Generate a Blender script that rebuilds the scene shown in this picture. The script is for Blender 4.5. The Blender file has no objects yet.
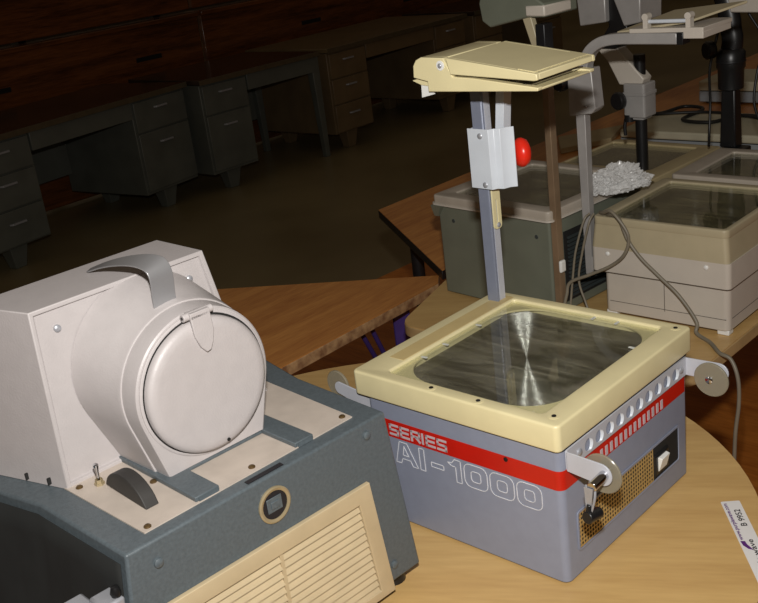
import bpy, bmesh, math, random
from mathutils import Vector, Matrix
from math import sin, cos, pi, radians, sqrt
random.seed(7)
SC = bpy.context.scene
COL = SC.collection
TZ = .735
CAMH = 1.56547

# ------------------------------------------------------------------ materials
def s2l(c):
    return tuple(((v/255)/12.92 if v/255 <= .04045 else ((v/255+.055)/1.055)**2.4) for v in c)
def base_mat(name):
    m = bpy.data.materials.new(name); m.use_nodes = True
    nt = m.node_tree; b = nt.nodes['Principled BSDF']
    return m, nt, b
def mat(name, rgb, rough=.5, metal=0, var=.06, scale=30, bump=0., bscale=200, spec=.5, coat=0, stretch=None, rgb2=None, detail=4):
    """procedural: noise between two tones, optional noise bump"""
    m, nt, b = base_mat(name)
    n = nt.nodes; l = nt.links
    c = s2l(rgb)
    c2 = s2l(rgb2) if rgb2 else tuple(v*(1-var*3) for v in c)
    tc = n.new('ShaderNodeTexCoord'); mp = n.new('ShaderNodeMapping')
    l.new(tc.outputs['Object'], mp.inputs['Vector'])
    if stretch: mp.inputs['Scale'].default_value = stretch
    no = n.new('ShaderNodeTexNoise'); no.inputs['Scale'].default_value = scale; no.inputs['Detail'].default_value = detail
    l.new(mp.outputs[0], no.inputs['Vector'])
    r = n.new('ShaderNodeValToRGB'); r.color_ramp.elements[0].position = .3; r.color_ramp.elements[1].position = .65
    r.color_ramp.elements[0].color = (*c2, 1); r.color_ramp.elements[1].color = (*c, 1)
    l.new(no.outputs['Fac'], r.inputs['Fac']); l.new(r.outputs['Color'], b.inputs['Base Color'])
    b.inputs['Roughness'].default_value = rough; b.inputs['Metallic'].default_value = metal
    b.inputs['Specular IOR Level'].default_value = spec
    if coat: b.inputs['Coat Weight'].default_value = coat; b.inputs['Coat Roughness'].default_value = .1
    if bump:
        n2 = n.new('ShaderNodeTexNoise'); n2.inputs['Scale'].default_value = bscale; n2.inputs['Detail'].default_value = 2
        l.new(tc.outputs['Object'], n2.inputs['Vector'])
        bp = n.new('ShaderNodeBump'); bp.inputs['Strength'].default_value = bump; bp.inputs['Distance'].default_value = .0006
        l.new(n2.outputs['Fac'], bp.inputs['Height']); l.new(bp.outputs[0], b.inputs['Normal'])
    return m
def wood(name, light, dark, rough=.35, scale=3., stretch=(1, 12, 1), rot=0., spec=.5):
    m, nt, b = base_mat(name); n = nt.nodes; l = nt.links
    tc = n.new('ShaderNodeTexCoord'); mp = n.new('ShaderNodeMapping'); mp.inputs['Rotation'].default_value = (0, 0, rot)
    mp2 = n.new('ShaderNodeMapping'); mp2.inputs['Scale'].default_value = stretch
    l.new(tc.outputs['Object'], mp.inputs['Vector']); l.new(mp.outputs[0], mp2.inputs['Vector'])
    n1 = n.new('ShaderNodeTexNoise'); n1.inputs['Scale'].default_value = scale; n1.inputs['Detail'].default_value = 6; n1.inputs['Distortion'].default_value = .6
    n2 = n.new('ShaderNodeTexNoise'); n2.inputs['Scale'].default_value = scale*7; n2.inputs['Detail'].default_value = 5
    l.new(mp2.outputs[0], n1.inputs['Vector']); l.new(mp2.outputs[0], n2.inputs['Vector'])
    mx = n.new('ShaderNodeMix'); mx.data_type = 'FLOAT'; mx.inputs[0].default_value = .4
    l.new(n1.outputs['Fac'], mx.inputs[2]); l.new(n2.outputs['Fac'], mx.inputs[3])
    r = n.new('ShaderNodeValToRGB'); r.color_ramp.elements[0].position = .36; r.color_ramp.elements[1].position = .62
    r.color_ramp.elements[0].color = (*s2l(dark), 1); r.color_ramp.elements[1].color = (*s2l(light), 1)
    l.new(mx.outputs[0], r.inputs['Fac']); l.new(r.outputs['Color'], b.inputs['Base Color'])
    b.inputs['Roughness'].default_value = rough; b.inputs['Specular IOR Level'].default_value = spec
    return m
def pane_mat(name, tint=(.97, .98, .96), fac=.10, rough=.02):
    """thin clear glass: transparent + fresnel gloss"""
    m = bpy.data.materials.new(name); m.use_nodes = True; nt = m.node_tree; n = nt.nodes; l = nt.links
    n.remove(n['Principled BSDF']); out = n['Material Output']
    t = n.new('ShaderNodeBsdfTransparent'); t.inputs[0].default_value = (*tint, 1)
    g = n.new('ShaderNodeBsdfGlossy'); g.inputs['Roughness'].default_value = rough
    lw = n.new('ShaderNodeLayerWeight'); lw.inputs['Blend'].default_value = .5
    pw = n.new('ShaderNodeMath'); pw.operation = 'POWER'; pw.inputs[1].default_value = 4; l.new(lw.outputs['Facing'], pw.inputs[0])
    f = n.new('ShaderNodeMath'); f.operation = 'MULTIPLY_ADD'; f.inputs[1].default_value = .7; f.inputs[2].default_value = .035; l.new(pw.outputs[0], f.inputs[0])
    mx = n.new('ShaderNodeMixShader'); l.new(f.outputs[0], mx.inputs[0]); l.new(t.outputs[0], mx.inputs[1]); l.new(g.outputs[0], mx.inputs[2])
    l.new(mx.outputs[0], out.inputs['Surface']); return m
def fresnel_lens(name, col=(116, 111, 102), trans=.38, rough=.16):
    """plastic plate with fine circular grooves, dusty and scratched"""
    m, nt, b = base_mat(name); n = nt.nodes; l = nt.links; out = n['Material Output']
    tc = n.new('ShaderNodeTexCoord')
    w = n.new('ShaderNodeTexWave'); w.wave_type = 'RINGS'; w.rings_direction = 'Z'; w.inputs['Scale'].default_value = 95
    l.new(tc.outputs['Object'], w.inputs['Vector'])
    sp = n.new('ShaderNodeTexNoise'); sp.inputs['Scale'].default_value = 6; sp.inputs['Detail'].default_value = 8; sp.inputs['Distortion'].default_value = 2.5
    mp = n.new('ShaderNodeMapping'); mp.inputs['Scale'].default_value = (1, 4.5, 1); mp.inputs['Rotation'].default_value = (0, 0, .9)
    l.new(tc.outputs['Object'], mp.inputs['Vector']); l.new(mp.outputs[0], sp.inputs['Vector'])
    ws = n.new('ShaderNodeTexWave'); ws.wave_type = 'RINGS'; ws.rings_direction = 'Z'; ws.inputs['Scale'].default_value = 2.6; ws.inputs['Distortion'].default_value = 1.5
    l.new(tc.outputs['Object'], ws.inputs['Vector'])
    mxn = n.new('ShaderNodeMath'); mxn.operation = 'MULTIPLY_ADD'; mxn.inputs[1].default_value = .18; l.new(ws.outputs['Fac'], mxn.inputs[0]); l.new(sp.outputs['Fac'], mxn.inputs[2])
    r = n.new('ShaderNodeValToRGB'); c = s2l(col)
    r.color_ramp.elements[0].position = .45; r.color_ramp.elements[0].color = (*[v*.45 for v in c], 1)
    r.color_ramp.elements[1].position = .88; r.color_ramp.elements[1].color = (*[min(1, v*2.8) for v in c], 1)
    l.new(mxn.outputs[0], r.inputs['Fac']); l.new(r.outputs[0], b.inputs['Base Color'])
    b.inputs['Roughness'].default_value = rough; b.inputs['Specular IOR Level'].default_value = .9
    bp = n.new('ShaderNodeBump'); bp.inputs['Strength'].default_value = .55; bp.inputs['Distance'].default_value = .0012
    l.new(w.outputs['Fac'], bp.inputs['Height'])
    bp2 = n.new('ShaderNodeBump'); bp2.inputs['Strength'].default_value = .35; bp2.inputs['Distance'].default_value = .004
    l.new(sp.outputs['Fac'], bp2.inputs['Height']); l.new(bp.outputs[0], bp2.inputs['Normal'])
    l.new(bp2.outputs[0], b.inputs['Normal'])
    gl = n.new('ShaderNodeBsdfGlossy'); gl.inputs['Roughness'].default_value = .16; gl.inputs[0].default_value = (.9, .9, .88, 1)
    bg = n.new('ShaderNodeBump'); bg.inputs['Strength'].default_value = 1; bg.inputs['Distance'].default_value = .0025; l.new(w.outputs['Fac'], bg.inputs['Height']); l.new(bg.outputs[0], gl.inputs['Normal'])
    mg = n.new('ShaderNodeMixShader'); mg.inputs[0].default_value = .15; l.new(b.outputs[0], mg.inputs[1]); l.new(gl.outputs[0], mg.inputs[2])
    t = n.new('ShaderNodeBsdfTransparent'); t.inputs[0].default_value = (.9, .9, .84, 1)
    mx = n.new('ShaderNodeMixShader'); mx.inputs[0].default_value = trans
    l.new(mg.outputs[0], mx.inputs[1]); l.new(t.outputs[0], mx.inputs[2]); l.new(mx.outputs[0], out.inputs['Surface'])
    return m

M = {}
M['floor'] = mat('polished_concrete', (146, 132, 98), .28, 0, .1, 1.1, bump=.15, bscale=9, rgb2=(122, 108, 78), detail=9)
M['maple'] = wood('maple_laminate', (208, 172, 112), (193, 155, 98), .38, 2.6, (1, 9, 1), .25)
M['maple_edge'] = mat('maple_edge', (190, 160, 112), .5, 0, .12, 14)
M['oak'] = wood('brown_wood_laminate', (208, 144, 76), (176, 112, 56), .38, 3.2, (1, 9, 1), -.785)
M['oak_edge'] = mat('worn_wood_edge', (178, 142, 100), .7, 0, .2, 45, rgb2=(116, 78, 50))
M['oak_low'] = wood('hardwood_floor', (216, 134, 56), (176, 98, 34), .4, 2, (1, 7, 1), .8)
M['bleacher'] = wood('bleacher_wood', (120, 70, 36), (66, 36, 18), .22, 1.2, (1, 12, 12), 0)
M['darksteel'] = mat('dark_steel', (34, 34, 36), .4, .3)
M['purplesteel'] = mat('purple_steel', (74, 58, 130), .35, .3)
M['op_blue'] = mat('blue_grey_enamel', (88, 97, 102), .42, 0, .07, 240, bump=.35, bscale=420)
M['op_white'] = mat('pale_grey_enamel', (180, 174, 173), .45, 0, .015, 60, bump=.35, bscale=420)
M['op_beige'] = mat('beige_metal_plate', (192, 180, 168), .5, 0, .04, 35, bump=.2)
M['louver'] = mat('cream_yellow_enamel', (192, 174, 140), .45, 0, .03, 30)
M['brass'] = mat('dull_brass', (178, 162, 128), .3, .35)
M['chrome'] = mat('chrome', (205, 205, 208), .12, 1, .01)
M['satin'] = mat('satin_steel', (176, 178, 184), .38, .45, .03, 60)
M['handle'] = mat('polished_handle_steel', (170, 170, 172), .33, .6, .02, 30)
M['post'] = mat('anodised_post', (134, 140, 158), .35, .25, .02, 40)
M['black'] = mat('black_plastic', (26, 26, 27), .35)
M['blackmatte'] = mat('black_cloth', (28, 30, 29), .9, 0, .15, 12)
M['wheel'] = mat('dark_grey_rubber', (52, 50, 48), .55, 0, .06, 60)
M['cream'] = mat('cream_plastic', (226, 214, 168), .38, 0, .025, 20)
M['cream_tan'] = mat('tan_plastic', (206, 184, 130), .42, 0, .03, 20)
M['ai_grey'] = mat('blue_grey_paint', (136, 142, 160), .4, 0, .02, 60, bump=.1, bscale=600)
M['red'] = mat('red_paint', (190, 28, 14), .35, 0, .03, 30)
M['redknob'] = mat('red_plastic', (232, 44, 26), .3)
M['sign_grey'] = mat('lettering_grey', (196, 184, 190), .5)
M['sign_white'] = mat('lettering_white', (225, 228, 235), .5)
M['bracket'] = mat('pale_grey_metal', (188, 190, 198), .4, .1, .02, 50)
M['white_metal'] = mat('white_enamel', (206, 212, 220), .35, 0, .02, 30)
def disc_mat():
    m = bpy.data.materials.new('smoky_plastic_disc'); m.use_nodes = True; nt = m.node_tree; n = nt.nodes; l = nt.links
    b = n['Principled BSDF']; b.inputs['Base Color'].default_value = (.30, .27, .20, 1); b.inputs['Roughness'].default_value = .25
    t = n.new('ShaderNodeBsdfTransparent'); t.inputs[0].default_value = (.85, .82, .74, 1); mx = n.new('ShaderNodeMixShader'); mx.inputs[0].default_value = .35
    l.new(b.outputs[0], mx.inputs[1]); l.new(t.outputs[0], mx.inputs[2]); l.new(mx.outputs[0], n['Material Output'].inputs['Surface']); return m
M['disc'] = disc_mat()
M['gold'] = mat('gold_mesh', (196, 164, 104), .4, .35)
M['white'] = mat('white_plastic', (230, 230, 226), .35, 0, .01)
M['inside'] = mat('projector_inside', (70, 70, 62), .6, 0, .2, 9)
M['mirror'] = mat('inner_reflector', (150, 150, 132), .25, .6, .1, 8)
M['glass'] = pane_mat('stage_glass')
M['lens'] = fresnel_lens('fresnel_lens')
M['lens_olive'] = fresnel_lens('fresnel_lens_olive', (118, 110, 82), .35, .18)
M['gp_green'] = mat('grey_green_enamel', (112, 116, 102), .45, 0, .05, 12, bump=.1)
M['gp_rim'] = mat('taupe_plastic', (180, 170, 156), .42, 0, .04, 20)
M['gp_dark'] = mat('dark_blue_green_metal', (56, 62, 62), .5, 0, .08, 20)
M['bronze'] = mat('bronze_anodised_post', (150, 126, 100), .35, .3, .08, 20)
M['bp_rim'] = mat('khaki_plastic', (180, 168, 138), .42, 0, .03, 20)
M['bp_body'] = mat('light_taupe_plastic', (198, 190, 178), .42, 0, .02, 20)
M['tan_rim'] = mat('tan_projector_rim', (180, 164, 126), .45, 0, .04, 16)
M['grey_post'] = mat('grey_metal_post', (168, 165, 162), .35, .15, .04, 30)
M['seam'] = mat('seam_dark', (96, 88, 78), .7)
M['seamd'] = mat('seam_black', (24, 23, 22), .8)
M['cable'] = mat('grey_brown_cable', (128, 120, 104), .45)
M['cableb'] = mat('black_cable', (26, 26, 26), .45)
M['pale'] = mat('pale_plastic', (200, 196, 172), .45, 0, .05, 14)
M['pale_blue'] = mat('pale_blue_grey_plastic', (158, 166, 172), .45, 0, .03, 14)
M['desk_grey'] = mat('desk_grey_green_enamel', (96, 98, 90), .42, 0, .08, 6)
M['desk_tan'] = mat('desk_tan_enamel', (118, 98, 70), .42, 0, .08, 6)
M['desk_top'] = mat('dark_linoleum', (62, 48, 38), .18, 0, .12, 5)
M['desk_top_tan'] = mat('tan_linoleum', (118, 100, 70), .4, 0, .08, 5)
M['deskedge'] = mat('desk_edge_metal', (120, 112, 90), .3, .6)
M['sticker'] = mat('sticker_paper', (226, 224, 222), .5, 0, .01)
M['ink'] = mat('black_ink', (30, 28, 32), .6)
M['inkp'] = mat('purple_ink', (92, 34, 120), .6)
M['dkbrass'] = mat('tarnished_screw', (110, 88, 56), .4, .6)
def bag_mat():
    m = bpy.data.materials.new('clear_plastic_film'); m.use_nodes = True; nt = m.node_tree; n = nt.nodes; l = nt.links
    b = n['Principled BSDF']; b.inputs['Base Color'].default_value = (.86, .86, .85, 1); b.inputs['Roughness'].default_value = .22
    t = n.new('ShaderNodeBsdfTransparent'); mx = n.new('ShaderNodeMixShader'); mx.inputs[0].default_value = .5
    l.new(b.outputs[0], mx.inputs[1]); l.new(t.outputs[0], mx.inputs[2]); l.new(mx.outputs[0], n['Material Output'].inputs['Surface'])
    return m
M['bag'] = bag_mat()

# ------------------------------------------------------------------ geometry helpers
def link(name, me, m=None, parent=None, bevel=0, segs=2, smooth=40):
    o = bpy.data.objects.new(name, me); COL.objects.link(o)
    if m: me.materials.append(m)
    if smooth:
        for p in me.polygons: p.use_smooth = True
        me.set_sharp_from_angle(angle=radians(smooth))
    if bevel:
        md = o.modifiers.new('bevel', 'BEVEL'); md.width = bevel; md.segments = segs; md.limit_method = 'ANGLE'; md.angle_limit = radians(35)
        md.harden_normals = False
    if parent: o.parent = parent
    return o
def obj(name, bm, m=None, parent=None, bevel=0, segs=2, smooth=40):
    bmesh.ops.recalc_face_normals(bm, faces=bm.faces)
    me = bpy.data.meshes.new(name); bm.to_mesh(me); bm.free()
    return link(name, me, m, parent, bevel, segs, smooth)
def thing(name, label, cat, loc=(0, 0, 0), rz=0, group=None):
    o = bpy.data.objects.new(name, None); COL.objects.link(o); o.empty_display_size = .05
    o.location = loc; o.rotation_euler = (0, 0, rz); tag(o, label, cat, group); return o
def tag(o, label, cat, group=None):
    o['label'] = label; o['category'] = cat
    if group: o['group'] = group
    return o
def struct(o): o['kind'] = 'structure'; return o
def B(): return bmesh.new()
def hexa(bm, v):
    vs = [bm.verts.new(p) for p in v]
    for f in ((0, 3, 2, 1), (4, 5, 6, 7), (0, 1, 5, 4), (1, 2, 6, 5), (2, 3, 7, 6), (3, 0, 4, 7)): bm.faces.new([vs[i] for i in f])
    return vs
def box(bm, x0, x1, y0, y1, z0, z1):
    return hexa(bm, [(x0, y0, z0), (x1, y0, z0), (x1, y1, z0), (x0, y1, z0), (x0, y0, z1), (x1, y0, z1), (x1, y1, z1), (x0, y1, z1)])
def obox(bm, c, dx, dy, dz, R=None):
    R = R or Matrix.Identity(3); c = Vector(c)
    v = [c + R @ Vector((sx*dx/2, sy*dy/2, sz*dz/2)) for sz in (-1, 1) for sx, sy in ((-1, -1), (1, -1), (1, 1), (-1, 1))]
    return hexa(bm, v)
def frame_of(d):
    d = Vector(d).normalized(); up = Vector((0, 0, 1)) if abs(d.z) < .95 else Vector((1, 0, 0))
    x = d.cross(up).normalized(); y = d.cross(x).normalized(); return x, y, d
def cyl(bm, p0, p1, r0, r1=None, n=24, caps=True):
    r1 = r0 if r1 is None else r1; p0 = Vector(p0); p1 = Vector(p1); x, y, d = frame_of(p1-p0)
    a = [bm.verts.new(p0 + r0*(cos(2*pi*i/n)*x + sin(2*pi*i/n)*y)) for i in range(n)]
    b = [bm.verts.new(p1 + r1*(cos(2*pi*i/n)*x + sin(2*pi*i/n)*y)) for i in range(n)]
    for i in range(n): bm.faces.new((a[i], a[(i+1) % n], b[(i+1) % n], b[i]))
    if caps: bm.faces.new(a[::-1]); bm.faces.new(b)
def lathe(bm, prof, c, axis, n=40):
    """prof: list of (r, t) along axis from c"""
    c = Vector(c); x, y, d = frame_of(axis); rings = []
    for r, t in prof:
        if r < 1e-6: rings.append([bm.verts.new(c + d*t)])
        else: rings.append([bm.verts.new(c + d*t + r*(cos(2*pi*i/n)*x + sin(2*pi*i/n)*y)) for i in range(n)])
    for a, b in zip(rings, rings[1:]):
        for i in range(n):
            j = (i+1) % n
            if len(a) == 1 and len(b) == 1: continue
            if len(a) == 1: bm.faces.new((a[0], b[j], b[i]))
            elif len(b) == 1: bm.faces.new((a[i], a[j], b[0]))
            else: bm.faces.new((a[i], a[j], b[j], b[i]))
def prism(bm, poly, f0, f1):
    """poly 2D list; f0,f1 map (u,v)->3D for the two ends"""
    a = [bm.verts.new(f0(*p)) for p in poly]; b = [bm.verts.new(f1(*p)) for p in poly]
    n = len(poly)
    for i in range(n): bm.faces.new((a[i], a[(i+1) % n], b[(i+1) % n], b[i]))
    bm.faces.new(a[::-1]); bm.faces.new(b)
def prism_z(bm, poly, z0, z1): prism(bm, poly, lambda u, v: (u, v, z0), lambda u, v: (u, v, z1))
def prism_y(bm, poly, y0, y1): prism(bm, poly, lambda u, v: (u, y0, v), lambda u, v: (u, y1, v))
def prism_x(bm, poly, x0, x1): prism(bm, poly, lambda u, v: (x0, u, v), lambda u, v: (x1, u, v))
def rrect(x0, x1, y0, y1, r, n=6):
    out = []
    for cx, cy, a0 in ((x1-r, y0+r, -90), (x1-r, y1-r, 0), (x0+r, y1-r, 90), (x0+r, y0+r, 180)):
        for i in range(n+1):
            a = radians(a0 + 90*i/n); out.append((cx + r*cos(a), cy + r*sin(a)))
    return out
def catmull(pts, k=8):
    P = [Vector(p) for p in pts]; P = [2*P[0]-P[1]] + P + [2*P[-1]-P[-2]]; out = []
    for i in range(1, len(P)-2):
        for j in range(k):
            t = j/k; p0, p1, p2, p3 = P[i-1:i+3]
            out.append(.5*((2*p1)+(-p0+p2)*t+(2*p0-5*p1+4*p2-p3)*t*t+(-p0+3*p1-3*p2+p3)*t**3))
    out.append(P[-2]); return out
def sweep(bm, pts, prof, close_prof=True, scale=None, up0=None):
    """sweep a 2D profile [(a,b)] along pts by parallel transport"""
    P = [Vector(p) for p in pts]; T = []
    for i in range(len(P)):
        d = (P[min(i+1, len(P)-1)] - P[max(i-1, 0)]); T.append(d.normalized())
    x = (up0.cross(T[0]) if up0 else frame_of(T[0])[0]).normalized(); rings = []
    for i, (p, t) in enumerate(zip(P, T)):
        x = (x - t*x.dot(t)).normalized(); y = t.cross(x); s = scale[i] if scale else (1, 1)
        rings.append([bm.verts.new(p + x*a*s[0] + y*b*s[1]) for a, b in prof])
    n = len(prof)
    for a, b in zip(rings, rings[1:]):
        for i in range(n): bm.faces.new((a[i], a[(i+1) % n], b[(i+1) % n], b[i]))
    bm.faces.new(rings[0][::-1]); bm.faces.new(rings[-1])
def tube(bm, pts, r, n=10, smooth=8):
    P = catmull(pts, smooth) if smooth else pts
    sweep(bm, P, [(r*cos(2*pi*i/n), r*sin(2*pi*i/n)) for i in range(n)])
DG = None
def curve_mesh(cu):
    o = bpy.data.objects.new('tmp', cu); COL.objects.link(o)
    dg = bpy.context.evaluated_depsgraph_get(); dg.update()
    me = bpy.data.meshes.new_from_object(o.evaluated_get(dg)); bpy.data.objects.remove(o); bpy.data.curves.remove(cu); return me
def plate(name, outer, holes, t, f, m, parent, bev=0, smooth=40):
    """flat plate of thickness t with holes; f maps (u,v,w) -> local 3D, w in 0..t"""
    cu = bpy.data.curves.new('c', 'CURVE'); cu.dimensions = '2D'; cu.fill_mode = 'BOTH'; cu.extrude = t/2 - bev; cu.bevel_depth = bev; cu.bevel_resolution = 3 if bev else 0
    cu.offset = -bev
    for poly in [outer] + holes:
        s = cu.splines.new('POLY'); s.points.add(len(poly)-1); s.use_cyclic_u = True
        for p, (u, v) in zip(s.points, poly): p.co = (u, v, 0, 1)
    me = curve_mesh(cu)
    for v in me.vertices: v.co = Vector(f(v.co.x, v.co.y, v.co.z + t/2))
    bm = B(); bm.from_mesh(me); bpy.data.meshes.remove(me); bmesh.ops.remove_doubles(bm, verts=bm.verts, dist=1e-5)
    return obj(name, bm, m, parent, smooth=smooth)
def text_mesh(txt, size, f, bold=0, xs=1, spacing=1):
    cu = bpy.data.curves.new('t', 'FONT'); cu.body = txt; cu.size = size; cu.extrude = 0; cu.offset = bold; cu.space_character = spacing
    me = curve_mesh(cu)
    for v in me.vertices: v.co = Vector(f(v.co.x*xs, v.co.y, .0))
    return me
def screw(parent, p, d, r, m, name='screw'):
    bm = B(); d = Vector(d).normalized(); lathe(bm, [(r, -.001), (r, .0012), (r*.7, .0024), (0, .0027)], p, d, 16)
    return obj(name, bm, m, parent)
def pj(cx, cy, r, n=24): return [(cx + r*cos(2*pi*i/n), cy + r*sin(2*pi*i/n)) for i in range(n)]

# ------------------------------------------------------------------ setting
bm = B(); box(bm, -14, 14, -4, 20, -.05, 0); struct(obj('floor', bm, M['floor'], smooth=0))
# retracted wooden bleachers along the back: stepped boards running behind the desks
def bleachers():
    t = thing('bleachers', 'dark red-brown wooden bleachers folded back behind the row of desks', 'bleachers', (-.95, 7.75, 0), radians(47))
    y = 0
    rows = [(0, .40), (.40, 1.06), (1.06, 1.42), (1.42, 1.76), (1.76, 2.1)]
    for k, (z0, z1) in enumerate(rows):
        bm = B()
        for x0, x1 in ((-8.4, -4.23), (-4.2, -.06), (-.03, 3.55)):
            box(bm, x0, x1, y, y+.04, z0+.02, z1-.02)
            box(bm, x0, x1, y-.02, y+.18, z1-.035, z1)
        rb = obj('riser_board', bm, M['bleacher'], t, bevel=.006)
        if k == 1:
            for x in (-3.2, -1.75, -.55, 1.1, 2.4):
                bm = B(); box(bm, x-.11, x+.11, y-.004, y+.002, .80, .83); obj('handhold_slot', bm, M['black'], rb)
        y += .07
    for x in (-8.0, -6.4, -4.9, -3.6, -2.4, -1.2, -.045, 1.2, 2.4, 3.4):
        bm = B(); box(bm, x-.03, x+.03, .56, .66, 0, 1.96); obj('support_frame', bm, M['darksteel'], t)
bleachers()
bm = B(); box(bm, -14, 14, 19.6, 19.8, 0, 4); struct(obj('wall_back', bm, mat('far_wall_paint', (70, 58, 44), .8), smooth=0))
bm = B(); box(bm, 13.8, 14, -4, 19.6, 0, 4); struct(obj('wall_right', bm, mat('side_wall_paint', (70, 58, 44), .8), smooth=0))

# ------------------------------------------------------------------ tables
def slab(name, poly, z, th, m, me, parent):
    bm = B(); prism_z(bm, poly, z-th, z-.002); e = obj('edge_band', bm, me, parent, bevel=.002)
    q = [Vector((x, y)) for x, y in poly]; c = sum(q, Vector((0, 0)))/len(q)
    bm = B(); prism_z(bm, [tuple(c + (p-c)*(1-.0015/max((p-c).length, .01))) for p in q], z-.002, z); o = obj(name, bm, m, parent)
    return o
def post_leg(parent, x, y, z1, r=.02, m=None, name='leg'):
    bm = B(); cyl(bm, (x, y, .012), (x, y, z1), r, n=16); lathe(bm, [(r*1.3, 0), (r*1.3, .012), (r, .02)], (x, y, 0), (0, 0, 1), 16)
    return obj(name, bm, m or M['darksteel'], parent)
# round maple table
rt = thing('round_table', 'round light maple table under the two nearest projectors', 'table', (-.0484, 1.3233, 0))
slab('tabletop', [(.552*cos(2*pi*i/96), .552*sin(2*pi*i/96)) for i in range(96)], TZ, .027, M['maple'], M['maple_edge'], rt)
for a in (45, 135, 225, 315): post_leg(rt, .36*cos(radians(a)), .36*sin(radians(a)), TZ-.027)
# long maple table (right, behind)
def dirv(a): return Vector((cos(radians(a)), sin(radians(a))))
n44 = dirv(44.6)
A_ = Vector((.528, 1.625)); L_ = Vector((.034, 2.05)); K_ = Vector((.16, 2.29))
lt = thing('long_table', 'light maple table with a rounded corner under the beige projector', 'table', (A_.x, A_.y, 0))
def rnd_corner(P, i, r):
    p = P[i]; a = (P[i-1]-p).normalized(); b = (P[(i+1) % len(P)]-p).normalized()
    return [tuple((p + a*r)*(1-t)**2 + p*2*t*(1-t) + (p + b*r)*t*t) for t in (0, .2, .4, .6, .8, 1)]
poly = [L_-A_, Vector((0, 0)), n44*2.9, n44*2.9 + Vector((-.72, .715)).normalized()*.7, K_-A_]
P2 = rnd_corner(poly, 0, .05) + rnd_corner(poly, 1, .05) + [tuple(p) for p in poly[2:]]
slab('tabletop', P2, TZ, .027, M['maple'], M['maple_edge'], lt)
for p in (Vector((-.30, .38)), Vector((-.02, .12)), n44*2.7+Vector((-.1, 0)), n44*2.7+Vector((-.5, .4))): post_leg(lt, p.x, p.y, TZ-.027)
# brown wooden table C (far, long)
C0 = Vector((.033, 2.985)); C1 = Vector((.162, 2.365))
ct = thing('trapezoid_table', 'long brown wooden table with black edge behind the green projector', 'table', (C0.x, C0.y, 0))
poly = [(0, 0), tuple(C1-C0), tuple(C1-C0+n44*3.6), tuple(n44*3.1)]
slab('tabletop', poly, TZ, .026, M['oak'], M['darksteel'], ct)
for p in ((.092, -.20), (.30, -.10), (1.9, 1.30), (1.7, 1.55)): post_leg(ct, p[0], p[1], TZ-.026, .018)
bm = B(); tube(bm, [(.092, -.20, .30), (.30, -.10, .30)], .011, smooth=1); obj('stretcher', bm, M['darksteel'], ct)
# brown table D (nearer, its tip points right)
DZ = .706
dt = thing('trapezoid_table', 'brown wooden table with chipped edge and purple legs between the two front projectors', 'table', (.15, 2.36, 0))
poly = [(0, 0), (-.405, -.425), (-.66, -.37), (-1.0, .0), (-.78, .215), (.008, .055)]
slab('tabletop', poly, DZ, .028, M['oak'], M['oak_edge'], dt)
for p, m in (((-.10, .02), 'purplesteel'), ((-.50, -.2), 'purplesteel'), ((-.8, .1), 'darksteel')):
    bm = B(); box(bm, p[0]-.022, p[0]+.022, p[1]-.012, p[1]+.012, .0, DZ-.028); obj('leg', bm, M[m], dt, bevel=.004)
for q in (0, 1):
    bm = B(); tube(bm, [(-.185-.025*q, -.10-.025*q, DZ-.03), (-.11-.02*q, .012+q*.004, .40)], .006, smooth=1); obj('leg_brace', bm, M['purplesteel'], dt)
# orange-brown hardwood part of the floor, flush with the concrete
bm = B(); prism_z(bm, [(-2.6, 1.98), (5.5, 9.69), (9.0, 6.0), (9.0, -2), (-2.6, -2)], -.02, .0012); struct(obj('floor_hardwood', bm, M['oak_low'], smooth=0))

# ------------------------------------------------------------------ overhead projector stage body (shared pattern)
def stage(t, W, D, zr0, zr1, mx0, mx1, my0, my1, rimmat, lens, depth=.05, rr=.012, glasspad=.0, hole_r=.02, ledge=True):
    """rim ring, ledge, lens plate and glass on local frame x 0..W, y 0..D"""
    outer = rrect(0, W, 0, D, rr)
    rim = plate('rim', outer, [rrect(mx0, W-mx1, my0, D-my1, .006)], zr1-zr0, lambda u, v, w: (u, v, zr0+w), rimmat, t, bev=.0035)
    g = .002
    if ledge:
        plate('glass_ledge', rrect(mx0+.0005, W-mx1-.0005, my0+.0005, D-my1-.0005, .006), [rrect(mx0+.003, W-mx1-.003, my0+.009, D-my1-.003, hole_r, 10)], .003, lambda u, v, w: (u, v, zr1-.010+w), rimmat, t)
    bm = B(); box(bm, mx0+.001, W-mx1-.001, my0+.001, D-my1-.001, zr1-.0062, zr1-.0032); obj('glass_pane', bm, M['glass'], t, smooth=0)
    cx = (mx0+W-mx1)/2; cy = (my0+D-my1)/2; hx = (W-mx1-mx0)/2-.006; hy = (D-my1-my0)/2-.006
    bm = B(); prism_z(bm, rrect(-hx, hx, -hy, hy, .01), 0, .002)
    o = obj('lens_plate', bm, lens, t, smooth=0); o.location = (cx, cy, zr1-.016)
    return rim
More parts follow.
